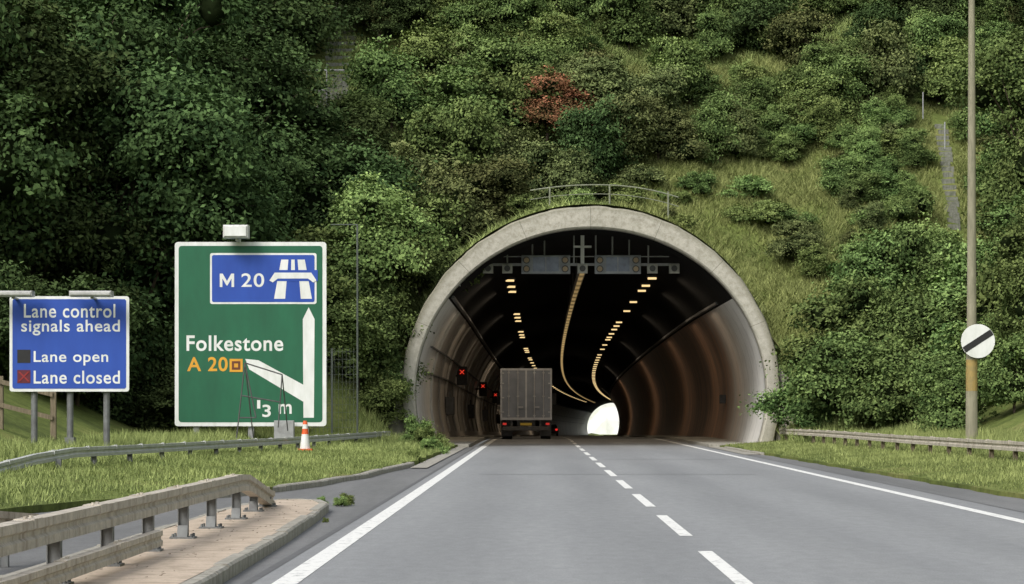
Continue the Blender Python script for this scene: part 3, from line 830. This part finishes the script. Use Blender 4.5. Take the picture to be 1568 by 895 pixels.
mb=MB(); V=[(cxr-.8,cy+.2,cz+1.0),(cxr+.8,cy+.2,cz+1.0),(cxr+.8,cy+3.2,cz+.95),(cxr-.8,cy+3.2,cz+.95),(cxr-.62,cy+.7,cz+1.45),(cxr+.62,cy+.7,cz+1.45),(cxr+.62,cy+2.2,cz+1.45),(cxr-.62,cy+2.2,cz+1.45)]
mb.add(V,[(0,1,5,4),(1,2,6,5),(2,3,7,6),(3,0,4,7),(4,5,6,7)]); mb.obj('cabin',[M_BLACK],e)
mb=MB()
for s_ in (-1,1):
    for yy in (.8,3.5): mb.tube((cxr+s_*.65,cy+yy,cz+.32),(cxr+s_*.88,cy+yy,cz+.32),.32,.32,16)
mb.obj('wheels',[M_BLACK],e)
mb=MB()
for s_ in (-1,1): mb.box(cxr+s_*.65-.14,cxr+s_*.65+.14,cy-.02,cy+.0,cz+.7,cz+.9)
mb.obj('tail_lights',[emat('car_tail',(1,.04,.03),1.)],e)

# ------------------------------------------------------------ vegetation
def unit(a): return a/np.maximum(1e-6,np.linalg.norm(a,axis=1,keepdims=True))
def crown(rng, lobes, nclump, nleaf, leaf, cr, zmin=-.6, spray=.14):
    lobes=np.array(lobes); w=lobes[:,3]**2; w=w/w.sum()
    idx=rng.choice(len(lobes),nclump,p=w)
    d=unit(rng.normal(size=(nclump*3,3))); d=d[d[:,2]>zmin][:nclump]
    rr=rng.uniform(.6,1.05,nclump)**.7
    sp=rng.random(nclump)<spray; rr[sp]*=rng.uniform(1.05,1.4,sp.sum())
    C=lobes[idx,:3]+d*(lobes[idx,3]*rr)[:,None]*np.array([1,1,.92])
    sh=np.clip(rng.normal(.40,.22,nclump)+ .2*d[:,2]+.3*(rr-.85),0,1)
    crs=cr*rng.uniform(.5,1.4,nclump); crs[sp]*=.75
    P=np.repeat(C,nleaf,0)+rng.normal(size=(nclump*nleaf,3))*np.repeat(crs,nleaf)[:,None]*np.array([1,1,.5])
    out=unit(np.repeat(d,nleaf,0)*.7+np.array([0,0,.55])+rng.normal(size=(nclump*nleaf,3))*.5)
    t=unit(np.cross(out,rng.normal(size=out.shape))); b=np.cross(out,t)
    L=leaf*rng.uniform(.6,1.3,len(P))[:,None]
    Vv=np.stack([P-t*L*.5,P+b*L*.3,P+t*L*.5,P-b*L*.3],1).reshape(-1,3)
    keep=P[:,2]>.02
    Vv=Vv.reshape(-1,4,3)[keep].reshape(-1,3)
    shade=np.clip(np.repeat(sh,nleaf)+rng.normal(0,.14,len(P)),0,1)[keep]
    return Vv,shade,C
def add_wood(C, h, r, rng, lobes, nb=26, top=.75):
    mb=MB(); pts=[Vector((0,0,-.5))]; 
    for k in range(1,6): pts.append(Vector((rng.uniform(-.12,.12)*k*.5,rng.uniform(-.12,.12)*k*.5,h*top*k/5)))
    for k in range(5): mb.tube(pts[k],pts[k+1],r*(1-k*.16),r*(1-(k+1)*.16),9)
    for c in C[rng.choice(len(C),min(nb,len(C)),replace=False)]:
        k=rng.integers(1,6); a=pts[k]; b=Vector(c); m=(a+b)/2+Vector((0,0,.12*(b-a).length))
        rr=r*.35*(1-k*.1); mb.tube(a,m,rr,rr*.6,6); mb.tube(m,b,rr*.6,rr*.15,5)
    # added near-black blob in each crown lobe, stopping rays and darkening gaps (kept well inside the leaves)
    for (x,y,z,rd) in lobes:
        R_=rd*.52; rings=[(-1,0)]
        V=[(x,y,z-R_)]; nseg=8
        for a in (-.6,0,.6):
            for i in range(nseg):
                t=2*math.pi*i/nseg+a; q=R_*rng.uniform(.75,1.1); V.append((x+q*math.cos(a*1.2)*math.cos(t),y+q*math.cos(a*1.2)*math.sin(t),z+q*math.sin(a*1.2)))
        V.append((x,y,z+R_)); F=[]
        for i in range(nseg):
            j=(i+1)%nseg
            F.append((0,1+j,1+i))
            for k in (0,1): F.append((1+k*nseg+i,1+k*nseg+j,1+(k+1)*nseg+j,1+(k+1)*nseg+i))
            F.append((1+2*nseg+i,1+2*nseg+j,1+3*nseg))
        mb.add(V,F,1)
    return mb
def plant_mesh(name, rng, lobes, nclump, nleaf, leaf, cr, h, r, zmin=-.6, nb=26):
    Vv,sh,C=crown(rng,lobes,nclump,nleaf,leaf,cr,zmin)
    mb=add_wood(C,h,r,rng,lobes,nb)
    nL=len(Vv)
    me=bpy.data.meshes.new(name)
    allV=np.concatenate([Vv,np.array([tuple(v) for v in mb.V])])
    li=np.arange(nL,dtype=np.int32); st=np.arange(0,nL,4,dtype=np.int32); tt=np.full(nL//4,4,dtype=np.int32)
    wl=[];ws=[];wt=[];c=nL
    for f in mb.F:
        ws.append(c);wt.append(len(f));wl+=[i+nL for i in f];c+=len(f)
    li=np.concatenate([li,np.array(wl,dtype=np.int32)]);st=np.concatenate([st,np.array(ws,dtype=np.int32)]);tt=np.concatenate([tt,np.array(wt,dtype=np.int32)])
    me.vertices.add(len(allV)); me.vertices.foreach_set('co',allV.astype(np.float32).ravel())
    me.loops.add(len(li)); me.loops.foreach_set('vertex_index',li)
    me.polygons.add(len(st)); me.polygons.foreach_set('loop_start',st); me.polygons.foreach_set('loop_total',tt)
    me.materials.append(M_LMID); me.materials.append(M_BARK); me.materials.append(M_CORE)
    mi=np.zeros(len(st),dtype=np.int32); mi[nL//4:]=np.array(mb.M)+1; me.polygons.foreach_set('material_index',mi)
    a=me.attributes.new('shade','FLOAT','POINT'); vv=np.zeros(len(allV),dtype=np.float32); vv[:nL]=np.repeat(sh,4); a.data.foreach_set('value',vv)
    me.update(calc_edges=True); return me
def rl(rng,n,R,H,rmin,rmax,z0=.35):
    L=[]
    for k in range(n):
        t=rng.uniform(0,1); z=H*(z0+(1-z0)*t*.85); q=R*math.sqrt(rng.uniform(0.05,1))*math.sqrt(max(.05,1-((t-.25)/.95)**2))
        a=rng.uniform(0,2*math.pi); r_=rng.uniform(rmin,rmax); L.append((q*math.cos(a),q*math.sin(a),z,r_))
    return L
rg=np.random.default_rng(5)
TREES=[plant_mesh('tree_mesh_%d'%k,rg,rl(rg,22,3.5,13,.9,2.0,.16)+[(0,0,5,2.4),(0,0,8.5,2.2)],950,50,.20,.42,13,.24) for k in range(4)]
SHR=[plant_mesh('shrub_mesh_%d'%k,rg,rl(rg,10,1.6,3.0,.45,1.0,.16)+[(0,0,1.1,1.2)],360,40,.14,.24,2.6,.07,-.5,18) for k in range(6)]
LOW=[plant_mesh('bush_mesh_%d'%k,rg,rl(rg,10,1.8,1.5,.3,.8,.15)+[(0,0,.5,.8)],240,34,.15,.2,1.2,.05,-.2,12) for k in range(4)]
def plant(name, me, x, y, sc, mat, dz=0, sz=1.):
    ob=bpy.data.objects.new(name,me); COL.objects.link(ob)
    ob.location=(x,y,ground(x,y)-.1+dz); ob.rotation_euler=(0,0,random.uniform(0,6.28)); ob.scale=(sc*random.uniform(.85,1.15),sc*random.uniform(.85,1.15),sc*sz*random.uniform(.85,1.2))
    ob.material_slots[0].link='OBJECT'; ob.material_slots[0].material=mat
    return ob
R=random.Random(8)
for (x,y,sc) in [(-20.5,88,1.05),(-17.4,93,1.1),(-14.3,95.5,.95),(-22,97,1.25),(-18,101,1.25),(-14.2,104,1.1),(-11.9,99.5,.72),(-11.6,108,.95),(-17,111,1.2),(-13,115,1.05),(-20,118,1.2),(-15,123,1.1),(-12.8,127,.9),(-24,86,1.0)]:
    plant('deciduous_tree',R.choice(TREES),x,y,sc,M_LDARK if R.random()<.9 else M_LMID)
for k in range(20):
    x=R.uniform(-24,-10.8); y=R.uniform(80,92) if x<-14.6 else R.uniform(91,97)
    plant('shrub',R.choice(SHR),x,y,R.uniform(.8,1.2),M_LDARK)
for (x,y,sc) in [(-11.2,129,.6),(-7.4,129.5,.5),(-9.3,134,.6)]:
    plant('deciduous_tree',R.choice(TREES),x,y,sc,M_LDARK)
for (x,y,sc) in [(-6,139,.6),(-4.5,134,.5),(-.5,137,.55),(3,141,.6),(6.5,137,.5),(10,141,.6),(14,139,.6),(18,137,.6),(22,134,.65),(20,145,.8),(23.5,125,.6),(12,134,.42),(1,132,.4),(19.8,97.5,.8)]:
    plant('deciduous_tree',R.choice(TREES),x,y,sc,R.choice([M_LMID,M_LDARK,M_LDARK]) if y>100 else M_LMID)
for k in range(84):
    x=R.uniform(-7.2,24); y=R.uniform(123.5,136)
    if 8<x<11 and y<127: continue
    plant('shrub',R.choice(SHR),x,y,R.uniform(.5,1.0),R.choice([M_LMID,M_LBRT,M_LMID,M_LOLV,M_LDARK,M_LMID]))
for (x,y,sc,m) in [(-6.5,105.5,1.1,M_LOLV),(-4.6,107,1.1,M_LMID),(-3,109,1.05,M_LOLV),(-7.5,109,1.25,M_LDARK),(-5.2,111.5,1.2,M_LOLV),(-1.8,112,1.1,M_LOLV),(-3.6,114.5,1.2,M_LMID),(-7.4,114.5,1.2,M_LDARK),
   (-1.0,115,1.05,M_LOLV),(.8,114,.9,M_LOLV),(2.3,115.5,1.0,M_LDARK),(3.7,116.6,.95,M_LOLV),(5.3,117.5,.8,M_LOLV),(3.2,120,1.1,M_LOLV),(-1.2,119,1.1,M_LMID),(-4,119,1.2,M_LMID),(-6.4,120,1.1,M_LMID),
   (2.0,122.5,.9,M_LOLV),(5.2,121.5,.9,M_LOLV),(-2.5,123,1.1,M_LMID),(-5.2,124.5,1.1,M_LBRT),
   (-8.6,103.5,1.2,M_LMID),(-10.5,105,1.3,M_LDARK),(-9.2,112,1.25,M_LDARK),(-10.8,118,1.,M_LDARK),(-7.9,118.5,.8,M_LMID),
   (8.0,118.5,.8,M_LMID),(8.7,119.3,.7,M_LOLV),(12.3,121,.85,M_LBRT),(13.6,122,.9,M_LMID),(15.2,123.5,1.05,M_LOLV),(13,119.5,.6,M_LBRT),(20.3,120,.9,M_LMID)]:
    plant('hawthorn_shrub',R.choice(SHR),x,y,sc,m)
plant('reddish_hawthorn_shrub',SHR[1],.5,118.6,.85,M_LRED,1.1)
for (x,y,sc,dz) in [(-5.9,102.8,1.0,.2),(-5.2,103.6,.85,2.2),(-6.6,101.5,1.0,0),(-6.3,103.2,1.0,2.3),(-7.4,102.5,1.1,1),(-7.6,100.5,1.0,0),(-8.8,100.8,1.1,0),(-5.6,101.6,.65,0),(-6,104.2,1.,2.8),(-5.3,102.2,.55,1.2)]:
    plant('ivy_bush',R.choice(SHR),x,y,sc,R.choice([M_LBRT,M_LMID,M_LMID]),dz)
for (x,y,sc,m) in [(9.9,99.5,1.0,M_LMID),(11.2,98,1.15,M_LMID),(12.7,97,1.1,M_LMID),(14.2,96,1.05,M_LMID),(15.6,95,1.1,M_LMID),(17.2,94,1.2,M_LBRT),(11,101,1.15,M_LMID),(12.8,100.5,1.2,M_LMID),(14.5,100,1.2,M_LMID),(16.2,99,1.25,M_LMID),(18,98,1.3,M_LMID),
    (13,104,1.1,M_LMID),(14.8,104.5,1.1,M_LMID),(16.5,104,1.2,M_LBRT),(18.3,103,1.2,M_LMID),(15.2,107.5,.9,M_LBRT),(19.4,107,1.1,M_LMID),(19.8,111,1.05,M_LMID),(20.2,115,1.0,M_LMID),(13.8,90,.8,M_LMID),(15.5,88,.9,M_LMID),(17,90,1.1,M_LMID)]:
    plant('shrub',R.choice(SHR),x,y,sc*.95,m)
for (x,y,sc) in [(18.9,100,.62),(20.0,108,.75),(17.2,92,.5)]:
    plant('deciduous_tree',R.choice(TREES),x,y,sc,M_LMID)
n=0
def on_path(x,y,w): return abs(x-17.2-.09*(y-111.5))<w and y<123
while n<120:
    x=R.uniform(8.8,22); y=R.uniform(103.5,126)
    dens = .12 if (x<12.5 and y<119) else .9
    if on_path(x,y,1.1) or (y<112 and abs(x-17)<1.4 and y>107): continue
    if R.random()>dens: continue
    big=R.random()<.4
    plant('scrub_bush',R.choice(SHR if big else LOW),x,y,R.uniform(.25,.6) if big else R.uniform(.2,.7),R.choice([M_LMID,M_LBRT,M_LBRT,M_LOLV,M_LMID])); n+=1
for k in range(26):
    plant('scrub_bush',R.choice(LOW),R.uniform(-5,7.5),R.uniform(106.5,116),R.uniform(.25,.7),R.choice([M_LMID,M_LOLV,M_LBRT]))

def grass(name, n, xf, yr, hmin, hmax, wid, mat, rng, tall=None, lean=.35):
    Y=rng.uniform(yr[0],yr[1],n); lo,hi=xf
    X=np.array([rng.uniform(lo(y),hi(y)) for y in Y])
    kp=np.array([not on_path(x,y,.36) for x,y in zip(X,Y)]); X=X[kp];Y=Y[kp]; n=len(X)
    patch=.5+.5*np.sin(X*1.1+2*np.sin(Y*.35))*np.sin(Y*.7+X*.6)
    p2=.5+.5*np.sin(X*3.7+1.5*np.sin(Y*1.9))*np.sin(Y*2.3-X*1.4)
    H=rng.uniform(hmin,hmax,n)*(.35+.6*patch+.6*p2)
    if tall is not None: H*=np.array([tall(x,y) for x,y in zip(X,Y)])
    Z=np.array([ground(float(x),float(y)) for x,y in zip(X,Y)])-.02
    B=np.stack([X,Y,Z],1); a=rng.uniform(0,math.pi,n); u=np.stack([np.cos(a),np.sin(a),np.zeros(n)],1)*(wid*rng.uniform(.6,1.4,n))[:,None]
    T=B+np.stack([rng.normal(0,lean,n)*H,rng.normal(0,lean,n)*H,H],1)
    Vv=np.stack([B-u,B+u,T],1).reshape(-1,3)
    sh=np.clip(.1+.45*patch+.35*p2+rng.normal(0,.2,n),0,1)
    me=np_mesh(name,Vv,3,sh,[mat]); ob=bpy.data.objects.new(name,me); COL.objects.link(ob)
rg=np.random.default_rng(3)
tallL=lambda x,y: 1+ (2.4*max(0,(y-80)/20) if -7<x<-3.3 else .2)+ (1.3 if (x<-9.2 and y>50) else 0)
grass('grass',90000,(lambda y:edgeL(y)-8.5,lambda y:edgeL(y)-.02),(33,101),.05,.14,.012,M_GRASS,rg,tallL)
grass('grass',70000,(lambda y:edgeR(y)+.05,lambda y:edgeR(y)+7),(38,101),.05,.14,.012,M_GRASS,rg,lambda x,y:1+(1.5 if x>10.6 else 0))
grass('hillside_grass',130000,(lambda y:CX+1.0,lambda y:21.),(103.2,130),.12,.42,.022,M_GRASSH,rg,None,.6)
grass('hillside_grass',50000,(lambda y:-10.,lambda y:CX+1.),(103.6,134),.12,.4,.022,M_GRASSH,rg,None,.6)
grass('hillside_grass',24000,(lambda y:9.2,lambda y:16.),(94,103),.15,.5,.02,M_GRASSH,rg)
grass('hillside_grass',40000,(lambda y:CX,lambda y:24.),(128,138),.2,.5,.03,M_GRASSH,rg,None,.6)
for (x,y,sc) in [(-2.75,38.55,.06),(-3.05,38.9,.05),(-2.6,27.5,.03),(-2.72,38.9,.07),(-2.55,33.0,.025),(-3.1,70.,.12),(-3.2,84,.2),(-3.6,92,.3),(-4.2,95,.35)]:
    ob=plant('weed',LOW[0],x,y,sc,M_LBRT,0,1.7); 
    if y<40: ob.location.z=.0

# ------------------------------------------------------------ light, sky, camera
w=bpy.data.worlds.new('World'); scene.world=w; w.use_nodes=True; nt=w.node_tree; nt.nodes.clear()
o=nt.nodes.new('ShaderNodeOutputWorld'); bg=nt.nodes.new('ShaderNodeBackground'); sk=nt.nodes.new('ShaderNodeTexSky')
SE=42; SA=215
sk.sky_type='NISHITA'; sk.sun_disc=False; sk.sun_elevation=math.radians(SE); sk.sun_rotation=math.radians(SA)
sk.dust_density=3.; sk.air_density=1.
hs=nt.nodes.new('ShaderNodeHueSaturation'); hs.inputs['Saturation'].default_value=.35; hs.inputs['Value'].default_value=1.55
nt.links.new(sk.outputs[0],hs.inputs['Color']); nt.links.new(hs.outputs[0],bg.inputs[0]); bg.inputs[1].default_value=.15
nt.links.new(bg.outputs[0],o.inputs[0])
su=bpy.data.lights.new('sun','SUN'); su.energy=1.7; su.angle=math.radians(22); su.color=(1,.96,.88)
so=bpy.data.objects.new('sun',su); COL.objects.link(so)
el=math.radians(SE); az=math.radians(SA); d=Vector((math.sin(az)*math.cos(el),math.cos(az)*math.cos(el),math.sin(el)))
so.rotation_euler=d.to_track_quat('Z','Y').to_euler(); so.location=(0,-10,40)
cam=bpy.data.cameras.new('camera'); cam.lens=36*4167/1568; cam.sensor_width=36; cam.shift_x=-36/1568; cam.shift_y=182.5/1568
cam.clip_start=.5; cam.clip_end=9000
co=bpy.data.objects.new('camera',cam); COL.objects.link(co); co.location=(0,0,1.35); co.rotation_euler=(math.radians(90),0,0)
scene.camera=co
scene.view_settings.view_transform='Standard'; scene.view_settings.look='None'; scene.view_settings.exposure=0
